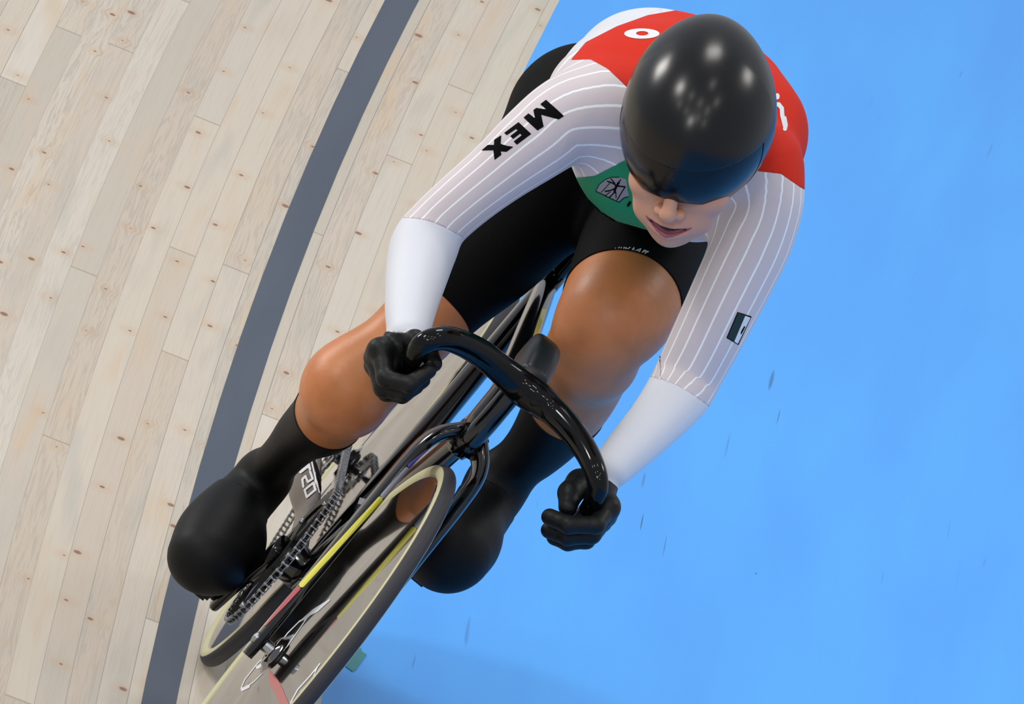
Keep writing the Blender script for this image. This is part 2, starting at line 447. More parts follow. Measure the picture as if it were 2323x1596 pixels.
def seg_d(Q, a, b):
    a, b = np.asarray(a, float), np.asarray(b, float); ab = b-a
    t = np.clip(((Q-a)@ab)/max(ab@ab, 1e-9), 0, 1); return np.linalg.norm(Q-a-t[:, None]*ab, axis=1)
def poly_sd(Q, poly):
    """positive inside"""
    poly = np.asarray(poly, float); n = len(poly); d = np.full(len(Q), 1e9); ins = np.zeros(len(Q), bool)
    for i in range(n):
        a, b = poly[i], poly[(i+1) % n]; d = np.minimum(d, seg_d(Q, a, b))
        c = ((a[1] > Q[:, 1]) != (b[1] > Q[:, 1])) & (Q[:, 0] < (b[0]-a[0])*(Q[:, 1]-a[1])/((b[1]-a[1]) or 1e-9)+a[0])
        ins ^= c
    return np.where(ins, d, -d)
def stroke_sd(Q, pts, wd):
    d = np.full(len(Q), 1e9)
    for a, b in zip(pts[:-1], pts[1:]): d = np.minimum(d, seg_d(Q, a, b))
    return wd/2-d
def decal(name, fs, box, target, m, parent, step=1.2, lift=.06, maxjump=3., **kw):
    """print on a surface: a thin skin following the target mesh, its outline given by fs"""
    x0, y0, x1, y1 = box
    nx, ny = int((x1-x0)/step)+2, int((y1-y0)/step)+2
    gx, gy = np.meshgrid(np.linspace(x0, x1, nx), np.linspace(y0, y1, ny), indexing='ij')
    Q = np.stack([gx.ravel(), gy.ravel()], 1)
    s = np.max([f(Q) for f in fs], 0)
    P = np.zeros((len(Q), 3)); ok = np.zeros(len(Q), bool)
    near = s > -3*step
    for i in np.where(near)[0]:
        k = ray(Q[i]); L = np.linalg.norm(k); k = k/L
        hit = target.ray_cast(Vector(CAM), Vector(k))
        if hit[0] is not None:
            nn = np.array(hit[1]);
            if nn@k > 0: nn = -nn
            P[i] = np.array(hit[0]) + nn*lift; ok[i] = True
    ii = np.arange(nx*ny).reshape(nx, ny)
    T = np.concatenate([np.stack([ii[:-1, :-1], ii[1:, :-1], ii[1:, 1:]], -1).reshape(-1, 3), np.stack([ii[:-1, :-1], ii[1:, 1:], ii[:-1, 1:]], -1).reshape(-1, 3)])
    T = T[ok[T].all(1)]
    if len(T) == 0: print('decal missed', name); return None
    e = np.max([np.linalg.norm(P[T[:, i]]-P[T[:, (i+1) % 3]], axis=1) for i in range(3)], 0)
    T = T[e < maxjump]
    V, T, _ = clip(P, T, np.zeros((len(P), 1)), s)
    if len(T) == 0: print('decal empty', name); return None
    T = T[:, ::-1]
    return mesh(name, V, T, m, parent, **kw)
def bvh(V, T):
    return BVHTree.FromPolygons([tuple(v) for v in V], [tuple(int(x) for x in t) for t in T])
def zpt(z, off, sc):
    return [(off[0]+a/sc, off[1]+b/sc) for a, b in z]

# ------------------------------------------------------------------ the track
def sector(name, o0, o1, z, m, **kw):
    V, F = [], []; n = 120; k = 8
    for i in range(n+1):
        a = (-26+42*i/n)/R0
        for j in range(k+1):
            rho = R0+o0+(o1-o0)*j/k
            V.append(((CX+rho*math.sin(a))*100, (CY-rho*math.cos(a))*100, z*100))
    for i in range(n):
        for j in range(k):
            a = i*(k+1)+j; F.append((a, a+1, a+k+2, a+k+1))
    o = mesh(name, V, F, m, **kw); return o
sector('floor', -(LW+BW)-.0, 7.0, 0., 'track_boards', kind='structure')
sector('trim_1', -LW, 0.0, .0005, 'paint_line', kind='structure')
sector('trim_2', -8.0, -(LW+BW), .0, 'paint_blue', kind='structure')

# teal tape where the blue band meets the boards
def on_floor(px, py, h=.12):
    k = ray((px, py)); t = (h-CAM[2])/k[2]; return CAM+k*t
tp = [(781, 1508), (800, 1522), (808, 1517), (832, 1483), (821, 1477), (819, 1468), (800, 1480)]
top = [on_floor(*q) for q in tp]; n = len(top)
V = top + [p-np.array([0, 0, .08]) for p in top]
F = [tuple(range(n))[::-1], tuple(range(n, 2*n))] + [(i, (i+1) % n, n+(i+1) % n, n+i) for i in range(n)]
mesh('tape_marker', V, F, 'tape_teal', smooth=False, label='small teal tape patch stuck on the edge of the blue band beside the front tyre', category='tape')

# ------------------------------------------------------------------ the bicycle
bike = bpy.data.objects.new('track_bicycle', None); S.collection.objects.link(bike)
bike['label'] = 'glossy black track bicycle with disc wheels leaning under the racing cyclist'; bike['category'] = 'bicycle'
LD = B(0, 1, 0); FD = np.array([1., 0, 0]); UD = B(0, 0, 1)
C0 = B(82, 0, 67.5); SA = B(-.276, 0, .961); STEER = math.radians(3.0)
RS = np.array(Matrix.Rotation(STEER, 3, Vector(SA)))
def ST(P): return (np.asarray(P)-C0)@RS.T + C0
LDs = RS@LD
def part(name, vf, m, parent=bike, **kw): return mesh(name, vf[0], vf[1], m, parent, **kw)

def wheel(name, c, ax, wide, nut):
    R = 33.4; rt = 1.22; rc = R-rt
    hw = 2.15; dome = lambda sg: [(r, sg*(hw+(.94-hw)*(r-3.4)/27.6)) for r in (3.4, 3.7, 12, 22, 30.6, 31.0)]
    half_ = [(31.1, .90), (31.35, .7)]
    disc = [(1.2, -wide-.5), (2.2, -wide-.45), (2.5, -wide), (3.2, -hw-.05)] + dome(-1) + [(r, -h) for r, h in half_] + half_[::-1] + dome(1)[::-1] + [(3.2, hw+.05), (2.5, wide), (2.2, wide+.45), (1.2, wide+.5)]
    w = part(name, lathe(c, ax, disc, 160), 'disc_mirror', label='mirror-glossy dark carbon disc wheel')
    tr = [(rc+rt*math.cos(t), rt*math.sin(t)) for t in np.radians(np.linspace(-62, 62, 15))]
    part('tyre', lathe(c, ax, tr, 160), 'tyre_tread', w, label='dark grey tyre tread')
    for sgn in (-1, 1):
        sw = [(rc+rt*math.cos(t), sgn*rt*math.sin(t)) for t in np.radians(np.linspace(60, 150, 12))]
        part('tyre_sidewall', lathe(c, ax, sw, 160), 'tyre_sidewall', w, label='cream tyre sidewall')
    part('axle', join([cyl(c-ax*nut, c+ax*nut, .45), cyl(c-ax*(nut-.1), c-ax*(nut-.8), .85, 6), cyl(c+ax*(nut-.8), c+ax*(nut-.1), .85, 6), cyl(c-ax*4.2, c+ax*4.2, .9)]), 'steel', w)
    return w
rc_ = B(0, 0, 33.4); fc_ = ST(B(96, 0, 33.4))
rear = wheel('rear_wheel', rc_, LD, 2.5, 7.9)
front = wheel('front_wheel', fc_, LDs, 2.5, 6.0)

def bp(pts): return np.array([B(*p) for p in pts])
# frame
ref = LD
fr = []
fr.append(loft(smooth_path(bp([(38.8, 0, 27), (37.2, 0, 33), (32.6, 0, 50), (28.6, 0, 65), (25.0, 0, 79.2)]), 26), np.linspace(2.0, 1.45, 26), np.linspace(2.6, 2.9, 26), ref, 20, 2.6))
fr.append(loft(smooth_path(bp([(25, 0, 76.8), (40, 0, 76.6), (62, 0, 76.2), (80, 0, 75.5)]), 20), np.linspace(1.35, 1.7, 20), np.linspace(1.7, 2.6, 20), ref, 20, 2.8))
fr.append(loft(smooth_path(bp([(80.6, 0, 72), (70, 0, 61.5), (55, 0, 45.5), (40, 0, 29)]), 20), np.linspace(1.6, 1.9, 20), np.linspace(3.2, 3.4, 20), ref, 20, 2.8))
fr.append(loft(bp([(79.6, 0, 79.4), (80.2, 0, 77), (81.6, 0, 72), (82.1, 0, 70)]), [1.9, 2.0, 2.0, 1.9], [3.0, 3.3, 3.1, 2.6], ref, 22, 2.6))
fr.append(cyl(B(38.5, -4.0, 28.5), B(38.5, 4.0, 28.5), 2.9, 28))
main = part('frame', join(fr), 'frame_black')
stayR = None
for sg in (-1, 1):
    cs = smooth_path(bp([(38, sg*2.6, 29), (30, sg*3.3, 29.2), (22, sg*3.7, 29.6), (17.2, sg*4.3, 30.2), (13, sg*5.9, 31.0), (9, sg*7.0, 31.8), (4, sg*7.0, 32.8), (-1.5, sg*6.9, 33.6)]), 30)
    v = loft(cs, np.interp(np.linspace(0, 1, 30), [0, .5, .8, 1], [.9, .7, .5, .45]), np.interp(np.linspace(0, 1, 30), [0, .45, .62, .75, 1], [1.9, 2.6, 3.5, 3.3, 1.9]), ref, 20, 3.2)
    if sg < 0: stayR = v
    cst = part('chainstay', v, 'paint_brown' if sg < 0 else 'frame_black', label='deep flared chain stay' )
    if sg < 0: CST = cst
    ss = smooth_path(bp([(28.3, sg*.4, 63.5), (25.5, sg*3.2, 64.2), (22.5, sg*4.7, 62.6), (19.6, sg*5.0, 58.6), (10, sg*5.6, 46.2), (0.3, sg*6.3, 34.0)]), 30)
    part('seatstay', loft(ss, .62, 1.25, ref, 14, 2.4), 'frame_black')
part('seat_post', loft(smooth_path(bp([(25.0, 0, 79.0), (24.6, 0, 82), (24.1, 0, 86), (23.4, 0, 90.5)]), 12), np.linspace(1.35, 1.0, 12), np.linspace(3.1, 2.7, 12), ref, 20, 2.2), 'carbon_gloss')
sp = [('c', B(9, -5.2, 92.3), B(9, 5.2, 92.3), 2.2, 2.2, 1.5, False), ('c', B(10, 0, 92.3), B(21, 0, 91.9), 3.4, 2.4, 2.5, False), ('c', B(21, 0, 91.9), B(33, 0, 91.0), 2.3, 1.7, 1.5, False)]
sv, sq = sdf_mesh(sp, .5)
part('saddle', (sv, sq), 'carbon_satin')
# fork, its crown and the two wide-set blades
fk = []
for sg in (-1, 1):
    pth = smooth_path([ST(B(*p)) for p in [(82.0, 0, 68.6), (82.6, sg*2.2, 68.4), (83.6, sg*4.0, 66.2), (84.6, sg*4.55, 62.0), (87.6, sg*4.65, 54), (91.6, sg*4.75, 44), (95.2, sg*4.85, 34.6), (96.2, sg*4.9, 30.8)]], 40)
    u = np.linspace(0, 1, 40)
    fk.append(loft(pth, np.interp(u, [0, .12, .3, 1], [1.5, 1.2, 1.0, .75]), np.interp(u, [0, .15, .5, .9, 1], [2.6, 2.5, 2.5, 1.5, 1.2]), [UD*1.0 if uu < .12 else LDs for uu in u] if 0 else LDs+UD*.02, 20, 2.3))
fk.append(loft([ST(B(82.1, 0, 70.4)), ST(B(82.4, 0, 67.2))], 2.3, 2.6, LDs, 20, 2.4))
# steering blade in front of the head tube
fk.append(loft(smooth_path([ST(B(*p)) for p in [(83.0, 0, 80.5), (84.0, 0, 76.5), (84.6, 0, 72), (84.3, 0, 69)]], 12), [1.5]*12, [1.5]*12, LDs, 18, 2.4))
fork_vf = join(fk)
fork = part('fork', fork_vf, 'frame_black')
part('stem', loft(smooth_path([ST(B(*p)) for p in [(77.2, 0, 82.4), (81, 0, 82.6), (85.4, 0, 82.0), (88.4, 0, 81.4)]], 10), [2.0, 2.2, 2.3, 2.3, 2.3, 2.3, 2.2, 2.2, 2.1, 2.0], [2.6, 2.9, 3.0, 3.0, 2.9, 2.8, 2.6, 2.4, 2.3, 2.2], LDs, 22, 4.0), 'carbon_satin')
# handlebar
hb = [(912, 868, 44.5, 21), (921, 846, 48, 21), (934, 820, 51.5, 22), (946, 795, 53.3, 24), (968, 775, 54, 26), (1006, 767, 53, 28), (1050, 779, 50.5, 30), (1092, 802, 48, 32), (1130, 832, 46, 33),
      (1163, 860, 44.7, 37), (1193, 884, 44.2, 41), (1225, 908, 44.2, 39), (1258, 935, 44.8, 32), (1296, 975, 46.8, 30), (1328, 1020, 49.2, 28), (1348, 1062, 51, 26), (1356, 1098, 51.6, 24), (1350, 1130, 50.6, 23), (1334, 1158, 48.6, 22), (1312, 1182, 45.6, 21), (1300, 1194, 43.6, 21)]
hp = smooth_path([W(a, b, c) for a, b, c, d in hb], 100); hr = np.interp(np.linspace(0, 1, 100), np.linspace(0, 1, len(hb)), [d*PX for *_, d in hb])
barv = loft(hp, hr, hr, RV*.3+dv, 28)
part('handlebar', barv, 'carbon_gloss')
# drivetrain
BBc = B(38.5, 0, 28.5)
def disp(F, U, L): return B(F, L, U)
def crank(sg, ang):
    a = math.radians(ang); e = (38.5+16.5*math.cos(a), 28.5+16.5*math.sin(a)); l0, l1 = sg*5.4, sg*5.9
    q = smooth_path([B(38.5-1.6*math.cos(a), l0, 28.5-1.6*math.sin(a)), B(38.5+3*math.cos(a), l0+sg*.1, 28.5+3*math.sin(a)), B(38.5+10*math.cos(a), sg*5.8, 28.5+10*math.sin(a)), B(e[0], l1, e[1]), B(e[0]+1.5*math.cos(a), l1, e[1]+1.5*math.sin(a))], 20)
    o = part('crank_arm', loft(q, np.linspace(.95, .7, 20), np.interp(np.linspace(0, 1, 20), [0, .1, .3, .8, 1], [1.6, 2.6, 1.9, 1.7, 1.2]), LD, 20, 2.8), 'carbon_gloss')
    pc = B(e[0], sg*9.6, e[1])
    pd = [cyl(B(e[0], sg*6.2, e[1]), B(e[0], sg*12, e[1]), .8), boxm(pc, FD*2.6, LD*2.2, UD*.6), boxm(pc+FD*2.9, FD*.4, LD*1.7, UD*.8), boxm(pc-FD*2.9, FD*.4, LD*1.9, UD*.8)]
    part('pedal', join(pd), 'carbon_satin')
    return o
crank(-1, -127); crank(1, 53)
part('crank_axle', cyl(B(38.5, -5.6, 28.5), B(38.5, 5.6, 28.5), 1.5), 'steel_dark')
def sprocket(cF, cU, R, teeth, Lc, inner, th=.2):
    V = []; F = []; n = teeth*4
    for side in (-1, 1):
        for k in range(n):
            a = 2*math.pi*k/n; r = R+(.42 if k % 4 in (0, 1) else -.12)
            V.append(B(cF+r*math.cos(a), Lc+side*th, cU+r*math.sin(a)))
        for k in range(n):
            a = 2*math.pi*k/n; V.append(B(cF+inner*math.cos(a), Lc+side*th, cU+inner*math.sin(a)))
    for k in range(n):
        j = (k+1) % n
        F += [(k, j, n+j, n+k), (2*n+k, 3*n+k, 3*n+j, 2*n+j), (k, 2*n+k, 2*n+j, j), (n+k, n+j, 3*n+j, 3*n+k)]
    return np.array(V), F
CHL = -4.4
ring = part('chainring', join([sprocket(38.5, 28.5, 11.3, 57, CHL, 8.6)] + [boxm(B(38.5+6*math.cos(t), CHL, 28.5+6*math.sin(t)), (FD*math.cos(t)+UD*math.sin(t))*3.6, LD*.22, (FD*-math.sin(t)+UD*math.cos(t))*1.1) for t in np.radians([18, 90, 162, 234, 306])] + [cyl(B(38.5, CHL-.5, 28.5), B(38.5, CHL+.5, 28.5), 3.2, 30)]), 'carbon_satin', smooth=False)
for t in np.radians([18, 90, 162, 234, 306]):
    part('chainring_bolt', cyl(B(38.5+9.2*math.cos(t), CHL-.5, 28.5+9.2*math.sin(t)), B(38.5+9.2*math.cos(t), CHL+.4, 28.5+9.2*math.sin(t)), .45, 12), 'steel', ring)
cog = part('cog', sprocket(0, 33.4, 3.1, 15, CHL, 1.6, .18), 'steel', rear, smooth=False)
# chain: every link as a pair of plates and a roller
r1, r2 = 11.5, 3.15; c1, c2 = np.array([38.5, 28.5]), np.array([0, 33.4]); dd = c1-c2; Dd = np.linalg.norm(dd); base = math.atan2(dd[1], dd[0]); al = math.acos((r1-r2)/Dd)
loop = []
th0, th1 = base-(math.pi-al)-0, base+(math.pi-al)+0
for t in np.linspace(-(math.pi-al), math.pi-al, 200): loop.append(c1+r1*np.array([math.cos(base+t), math.sin(base+t)]))
for t in np.linspace(math.pi-al, math.pi+al, 60): loop.append(c2+r2*np.array([math.cos(base+t), math.sin(base+t)]))
loop = np.array(loop+[loop[0]]); sl = np.r_[0, np.cumsum(np.linalg.norm(np.diff(loop, axis=0), axis=1))]; NL = 2*int(round(sl[-1]/1.27/2))
cp = np.stack([np.interp(np.linspace(0, sl[-1], NL+1), sl, loop[:, i]) for i in (0, 1)], 1)
ch = []
for i in range(NL):
    a, b = cp[i], cp[i+1]; m_ = (a+b)/2; t = (b-a)/np.linalg.norm(b-a); ex = (FD*t[0]+UD*t[1]); ez = (FD*-t[1]+UD*t[0])
    wd = .46 if i % 2 else .30
    for sd in (-1, 1):
        for q, rr in ((a, .40), (b, .40)):
            ch.append(cyl(B(q[0], CHL+sd*(wd-.06), q[1]), B(q[0], CHL+sd*(wd+.06), q[1]), rr, 8))
        ch.append(boxm(B(m_[0], CHL+sd*wd, m_[1]), ex*.62, LD*.06, ez*.24))
    ch.append(cyl(B(a[0], CHL-.55, a[1]), B(a[0], CHL+.55, a[1]), .17, 8))
part('chain', join(ch), 'steel', smooth=False, label='bright steel chain')

# painted stripes and lettering on the frame
fb = bvh(fork_vf[0], [t for f in fork_vf[1] for t in ([(f[0], f[i], f[i+1]) for i in range(1, len(f)-1)])])
def stroke_decal(name, pts, wd, target, m, parent, **kw):
    p = np.array(pts); b = (p[:, 0].min()-wd, p[:, 1].min()-wd, p[:, 0].max()+wd, p[:, 1].max()+wd)
    return decal(name, [lambda Q: stroke_sd(Q, pts, wd)], b, target, m, parent, **kw)

# ------------------------------------------------------------------ the cyclist
def C(a, b, k=2.5, sub=False):
    """round cone between two (px, py, depth, radius px) stations"""
    fa, fb_ = (D-a[2])/D, (D-b[2])/D
    return ('c', W(*a[:3]), W(*b[:3]), a[3]*PX*fa, b[3]*PX*fb_, k, sub)
def chain(st, k=2.5):
    return [C(st[i], st[i+1], k) for i in range(len(st)-1)]
torso = [
    C((1345, 300, -20, 150), (1450, 385, -18, 150), 4), C((1330, 262, -22, 158), (1345, 300, -16, 150), 4),
    C((1500, 440, -22, 140), (1440, 380, -16, 140), 4),
    C((1430, 330, -14, 140), (1470, 250, 4, 150), 6), C((1400, 232, -6, 126), (1442, 196, 6, 138), 5),
    C((1470, 178, 8, 143), (1560, 215, 12, 146), 5), C((1560, 215, 12, 150), (1645, 262, 14, 130), 6),
    C((1395, 205, 18, 128), (1480, 250, 20, 150), 6), C((1480, 250, 20, 160), (1640, 310, 22, 140), 6),
    C((1458, 366, 26, 143), (1580, 420, 28, 126), 6), C((1450, 330, 10, 130), (1580, 400, 12, 120), 6),
    C((1545, 290, 32, 86), (1580, 330, 46, 74), 4),
]
armR = [(1360, 250, 32, 104), (1290, 268, 33, 96), (1220, 318, 33.5, 88), (1130, 390, 33, 73), (1050, 455, 32.5, 67), (992, 510, 32, 67), (962, 560, 32.5, 75), (946, 620, 36, 69), (932, 695, 42, 57), (926, 760, 47, 46)]
armL = [(1712, 380, 34, 98), (1738, 455, 34.5, 82), (1712, 540, 34, 85), (1672, 625, 33.5, 84), (1616, 740, 33, 79), (1566, 840, 32, 74), (1540, 890, 33, 72), (1492, 950, 36.5, 62), (1434, 1012, 40.5, 53), (1386, 1062, 43.5, 44)]
shR = [C((1350, 225, 26, 105), (1400, 250, 26, 120), 5)]
shL = [C((1692, 300, 24, 110), (1712, 380, 30, 100), 5), C((1640, 235, 18, 122), (1692, 300, 22, 108), 5)]
legR = [(1320, 290, -18, 160), (1230, 420, -12, 150), (1125, 552, -7, 128), (1015, 668, -3, 102), (905, 785, -2, 92), (800, 868, -2.5, 106)]
kneeR = [(800, 868, -2.5, 106), (785, 890, -2, 107)]
shinR = [(775, 905, -8, 92), (738, 950, -14, 80), (688, 985, -20, 61), (645, 1030, -26, 49), (598, 1083, -33, 50)]
footR = [(598, 1083, -33, 52), (570, 1118, -34, 60), (530, 1160, -30, 74), (492, 1215, -26, 88), (464, 1262, -22, 80)]
footR2 = [(520, 1235, -26, 72), (505, 1272, -23, 58)]
legL = [(1500, 470, -16, 150), (1452, 585, 0, 142), (1408, 690, 12, 134)]
kneeL = [(1408, 690, 12, 134), (1370, 745, 15, 118), (1345, 800, 13, 104)]
shinL = [(1340, 812, 9, 102), (1300, 890, 2, 99), (1262, 955, -3, 84), (1215, 1015, -7, 68), (1160, 1065, -10, 56), (1128, 1098, -11, 58)]
footL = [(1128, 1098, -11, 60), (1098, 1150, -9, 66), (1062, 1200, -4, 71), (1026, 1246, 1, 83)]
footL2 = [(1040, 1225, -2, 80), (1005, 1250, 1, 78)]

# gloved hands closed round the grips: one chain per finger, a thumb and a palm
handR = dict(
    index=[(862, 795, 49.5, 19), (874, 858, 52, 17.5), (930, 872, 53, 17), (972, 840, 52.5, 16)],
    middle=[(850, 812, 47.5, 19), (868, 880, 49.5, 18), (918, 890, 50.5, 17), (958, 862, 50, 16)],
    ring=[(850, 828, 45, 18.5), (876, 890, 46.8, 17), (912, 896, 47.6, 16), (944, 876, 47.4, 15)],
    little=[(858, 836, 42.5, 17), (886, 884, 44, 15.5), (908, 890, 44.5, 15), (930, 878, 44.4, 14)],
    thumb=[(905, 778, 47, 30), (938, 772, 49, 24), (970, 796, 50, 20), (984, 824, 51, 17)],
    wrist=(912, 778, 46.5, 44), cuff=[(912, 792, 47, 50), (922, 776, 47, 51)])
handL = dict(
    index=[(1378, 1150, 48.5, 19), (1352, 1190, 51.5, 18), (1290, 1190, 52.5, 18), (1247, 1172, 51, 17)],
    middle=[(1374, 1170, 46, 19), (1342, 1212, 49, 18.5), (1288, 1216, 49.8, 18), (1246, 1202, 48.6, 17)],
    ring=[(1364, 1182, 43.5, 18.5), (1330, 1224, 46, 17.5), (1288, 1229, 46.8, 17), (1258, 1218, 46, 16)],
    little=[(1350, 1188, 41, 17), (1318, 1222, 43, 16), (1288, 1226, 43.6, 15), (1268, 1216, 43.2, 14)],
    thumb=[(1340, 1092, 43, 28), (1316, 1096, 45.5, 30), (1294, 1118, 48, 26), (1288, 1150, 50, 19)],
    wrist=(1366, 1092, 43.5, 38), cuff=[(1358, 1108, 44.6, 44), (1366, 1098, 44.2, 46)])
def hand(hd, grow, kf=.45, kp=1.2):
    g = lambda p: (p[0], p[1], p[2], p[3]+grow+2.5)
    out = []
    for f in ('index', 'middle', 'ring', 'little'):
        c = [g(p) for p in hd[f]]
        out.append(C((*hd['wrist'][:3], hd['wrist'][3]*.62+grow), (c[0][0], c[0][1], c[0][2], c[0][3]+3), kp))
    a, b = hd['index'][0], hd['little'][0]; wr_ = hd['wrist']
    out.append(C((wr_[0], wr_[1], wr_[2]+.5, wr_[3]*.62+grow), (hd['index'][1][0], hd['index'][1][1], hd['index'][1][2]-2, 20+grow), kp))
    out.append(C((a[0], a[1], a[2]-1, 24+grow), (hd['middle'][1][0], hd['middle'][1][1], hd['middle'][1][2]-1, 21+grow), kp))
    out.append(C(g((a[0], a[1], a[2], 21)), g((b[0], b[1], b[2], 19)), kp))
    for f in ('index', 'middle', 'ring', 'little', 'thumb'):
        out += chain([g(p) for p in hd[f]], kf)
    out.append(C((*hd['wrist'][:3], hd['wrist'][3]*.8+grow), (*hd['thumb'][0][:3], hd['thumb'][0][3]+grow), kp))
    return out

# head: local axes (left, forward, up), in centimetres from the middle of the skull
pt, ps, rl = math.radians(40), math.radians(10), math.radians(8.5)
U1 = UV*math.cos(rl)+RV*math.sin(rl); R1 = RV*math.cos(rl)-UV*math.sin(rl)
HF0 = math.cos(pt)*dv-math.sin(pt)*U1; HU = math.cos(pt)*U1+math.sin(pt)*dv
HF = math.cos(ps)*HF0-math.sin(ps)*R1; HL = math.cos(ps)*R1+math.sin(ps)*HF0
HC = W(1568, 338, 50)
HA = np.stack([HL, HF, HU])
def H(x, y, z): return HC+HL*x+HF*y+HU*z
def HE(x, y, z, r, k=1., sub=False): return ('e', H(x, y, z), HA, r, k, sub)
def HCn(a, b, ra, rb, k=1., sub=False): return ('c', H(*a), H(*b), ra, rb, k, sub)
headp = [HE(0, -1.2, 2.6, (7.3, 9.0, 8.6), 1), HE(0, 3.2, -3.2, (6.0, 5.6, 7.0), 2)]
for s_ in (-1, 1):
    headp += [HCn((s_*4.9, -.6, -4.4), (s_*1.5, 6.0, -8.5), 2.0, 1.7, 2), HE(s_*4.1, 5.6, -2.4, (2.5, 2.6, 2.2), 2.), HCn((s_*1.2, 7.6, 2.4), (s_*4.2, 6.6, 2.5), 1.1, 1.2, 1.2),
              HE(s_*7.3, -.6, -.5, (.8, 1.9, 3.0), .6), HE(s_*3.1, 6.6, -5.9, (2.2, 1.9, 2.2), 1.6)]
headp += [HCn((0, 7.3, -8.7), (0, 6.9, -8.8), 1.72, 1.72, 2.), HE(0, 7.7, -6.2, (3.4, 1.7, 2.4), 1.2)]
headp += [HCn((0, 8.1, 1.4), (0, 10.6, -2.6), .75, 1.0, .9), HE(0, 10.7, -3.0, (1.15, 1.0, .95), .5)]
for s_ in (-1, 1):
    headp += [HE(s_*1.35, 9.6, -3.3, (.75, .95, .7), .45), HE(s_*3.1, 8.6, .9, (1.7, 1.2, 1.2), .8, True), HE(s_*3.1, 7.0, .8, (1.25, 1.25, 1.25), .15)]
for s_ in (-1, 1): headp += [HE(s_*.72, 10.1, -4.0, (.34, .5, .34), .2, True)]
# smiling mouth: a curved opening with an upper and a lower lip
def mz(x): return -6.5+.095*x*x
def my(x): return 9.35-.13*x*x
for i in range(-4, 4):
    x0, x1 = i*.72, (i+1)*.72; t0 = 1-abs(x0)/3.6; t1 = 1-abs(x1)/3.6
    headp.append(HCn((x0, my(x0)-.15, mz(x0)+.50+.10*t0), (x1, my(x1)-.15, mz(x1)+.50+.10*t1), .20+.22*t0, .20+.22*t1, .35))
    headp.append(HCn((x0, my(x0)-.10, mz(x0)-.62-.30*t0), (x1, my(x1)-.10, mz(x1)-.62-.30*t1), .22+.36*t0, .22+.36*t1, .35))
for i in range(-4, 4):
    x0, x1 = i*.78, (i+1)*.78; t0 = max(0, 1-abs(x0)/3.3); t1 = max(0, 1-abs(x1)/3.3)
    headp.append(HCn((x0, my(x0)+.1, mz(x0)-.05), (x1, my(x1)+.1, mz(x1)-.05), .12+.36*t0, .12+.36*t1, .2, True))

bodyp = torso+shR+shL+[G_(armR, 3.5), G_(armL, 3.5), G_(legR+kneeR[1:], 4), G_(shinR, 2.5), G_(footR, 3)]+chain(footR2, 3)
bodyp += [G_(legL+kneeL[1:], 4), G_(shinL, 3), G_(footL, 3)]+chain(footL2, 3)
handp = hand(handR, -5.5)+hand(handL, -5.5)
Vb, Qb = sdf_mesh(bodyp+handp+[headp[0], headp[1]], .42)
Vh, Qh = sdf_mesh(headp+[C((1545, 290, 32, 80), (1580, 330, 46, 70), 3)], .17)
nb_ = len(Vb)
Vall = np.vstack([Vb, Vh]); Qall = np.vstack([Qb, Qh+nb_])
person = mesh('person', Vall, Qall, 'skin', None, label='racing cyclist in black helmet and white, red, green and black skinsuit crouching over the handlebar', category='person')
me = person.data
for n_ in ('face_skin', 'lips', 'mouth_dark', 'eye_white', 'iris_dark'): me.materials.append(MATS[n_])
# face colouring by anatomy
cen = Vh[Qh].mean(1); loc = (cen-HC)@HA.T
x, y, z = loc.T
mi = np.ones(len(cen), int)
lz = z-mz(x); t = np.clip(1-np.abs(x)/3.5, 0, 1)
for s_ in (-1, 1):
    r = np.linalg.norm(loc-np.array([s_*3.1, 7.0, .8]), axis=1)
    e_ = (r < 1.34); mi[e_] = 4; rr_ = np.hypot(x-s_*3.1, z-.8); mi[e_ & (rr_ < .55) & (y > 7.2)] = 5
allmi = np.concatenate([np.zeros(len(Qb), int), mi]); hd_ = np.linalg.norm(Vb[Qb].mean(1)-HC, axis=1) < 15
allmi[:len(Qb)][hd_] = 1
me.polygons.foreach_set('material_index', allmi.astype(np.int32)); me.update()
lx, ly, lzz = ((Vh-HC)@HA.T).T; tt = np.clip(1-np.abs(lx)/3.5, 0, 1); q_ = lzz-mz(lx)
t2 = np.clip(1-np.abs(lx)/3.2, 0, 1)**.7
lipf = np.minimum(np.minimum(.04+.56*t2-q_, q_+.04+.98*t2), np.minimum(3.15-np.abs(lx), (ly-my(lx)+1.6)))
inf_ = np.minimum(.02+.44*t2-np.abs(q_+.05), (my(lx)-.22-ly)*2); inf_ = np.minimum(inf_, 3.2-np.abs(lx))
for nm_, f_ in (('lip', lipf), ('inner', inf_)):
    a_ = me.attributes.new(nm_, 'FLOAT', 'POINT'); a_.data.foreach_set('value', np.concatenate([np.full(len(Vb), -1.), f_]).astype(np.float32))
# teeth: a curved row
tv = []
for i in range(-4, 4):
    xx = (i+.5)*.62; c_ = H(xx, my(xx)-.62, mz(xx)+.22)
    tn = HF*math.cos(xx*.22)+HL*math.sin(xx*.22); tl = HL*math.cos(xx*.22)-HF*math.sin(xx*.22)
    tv.append(loft([c_-HU*.34, c_-HU*.25, c_+HU*.35], [.24, .29, .30], [.10, .14, .16], tl, 10, 3))
mesh('teeth', *join(tv), 'teeth', person, label='white upper teeth')

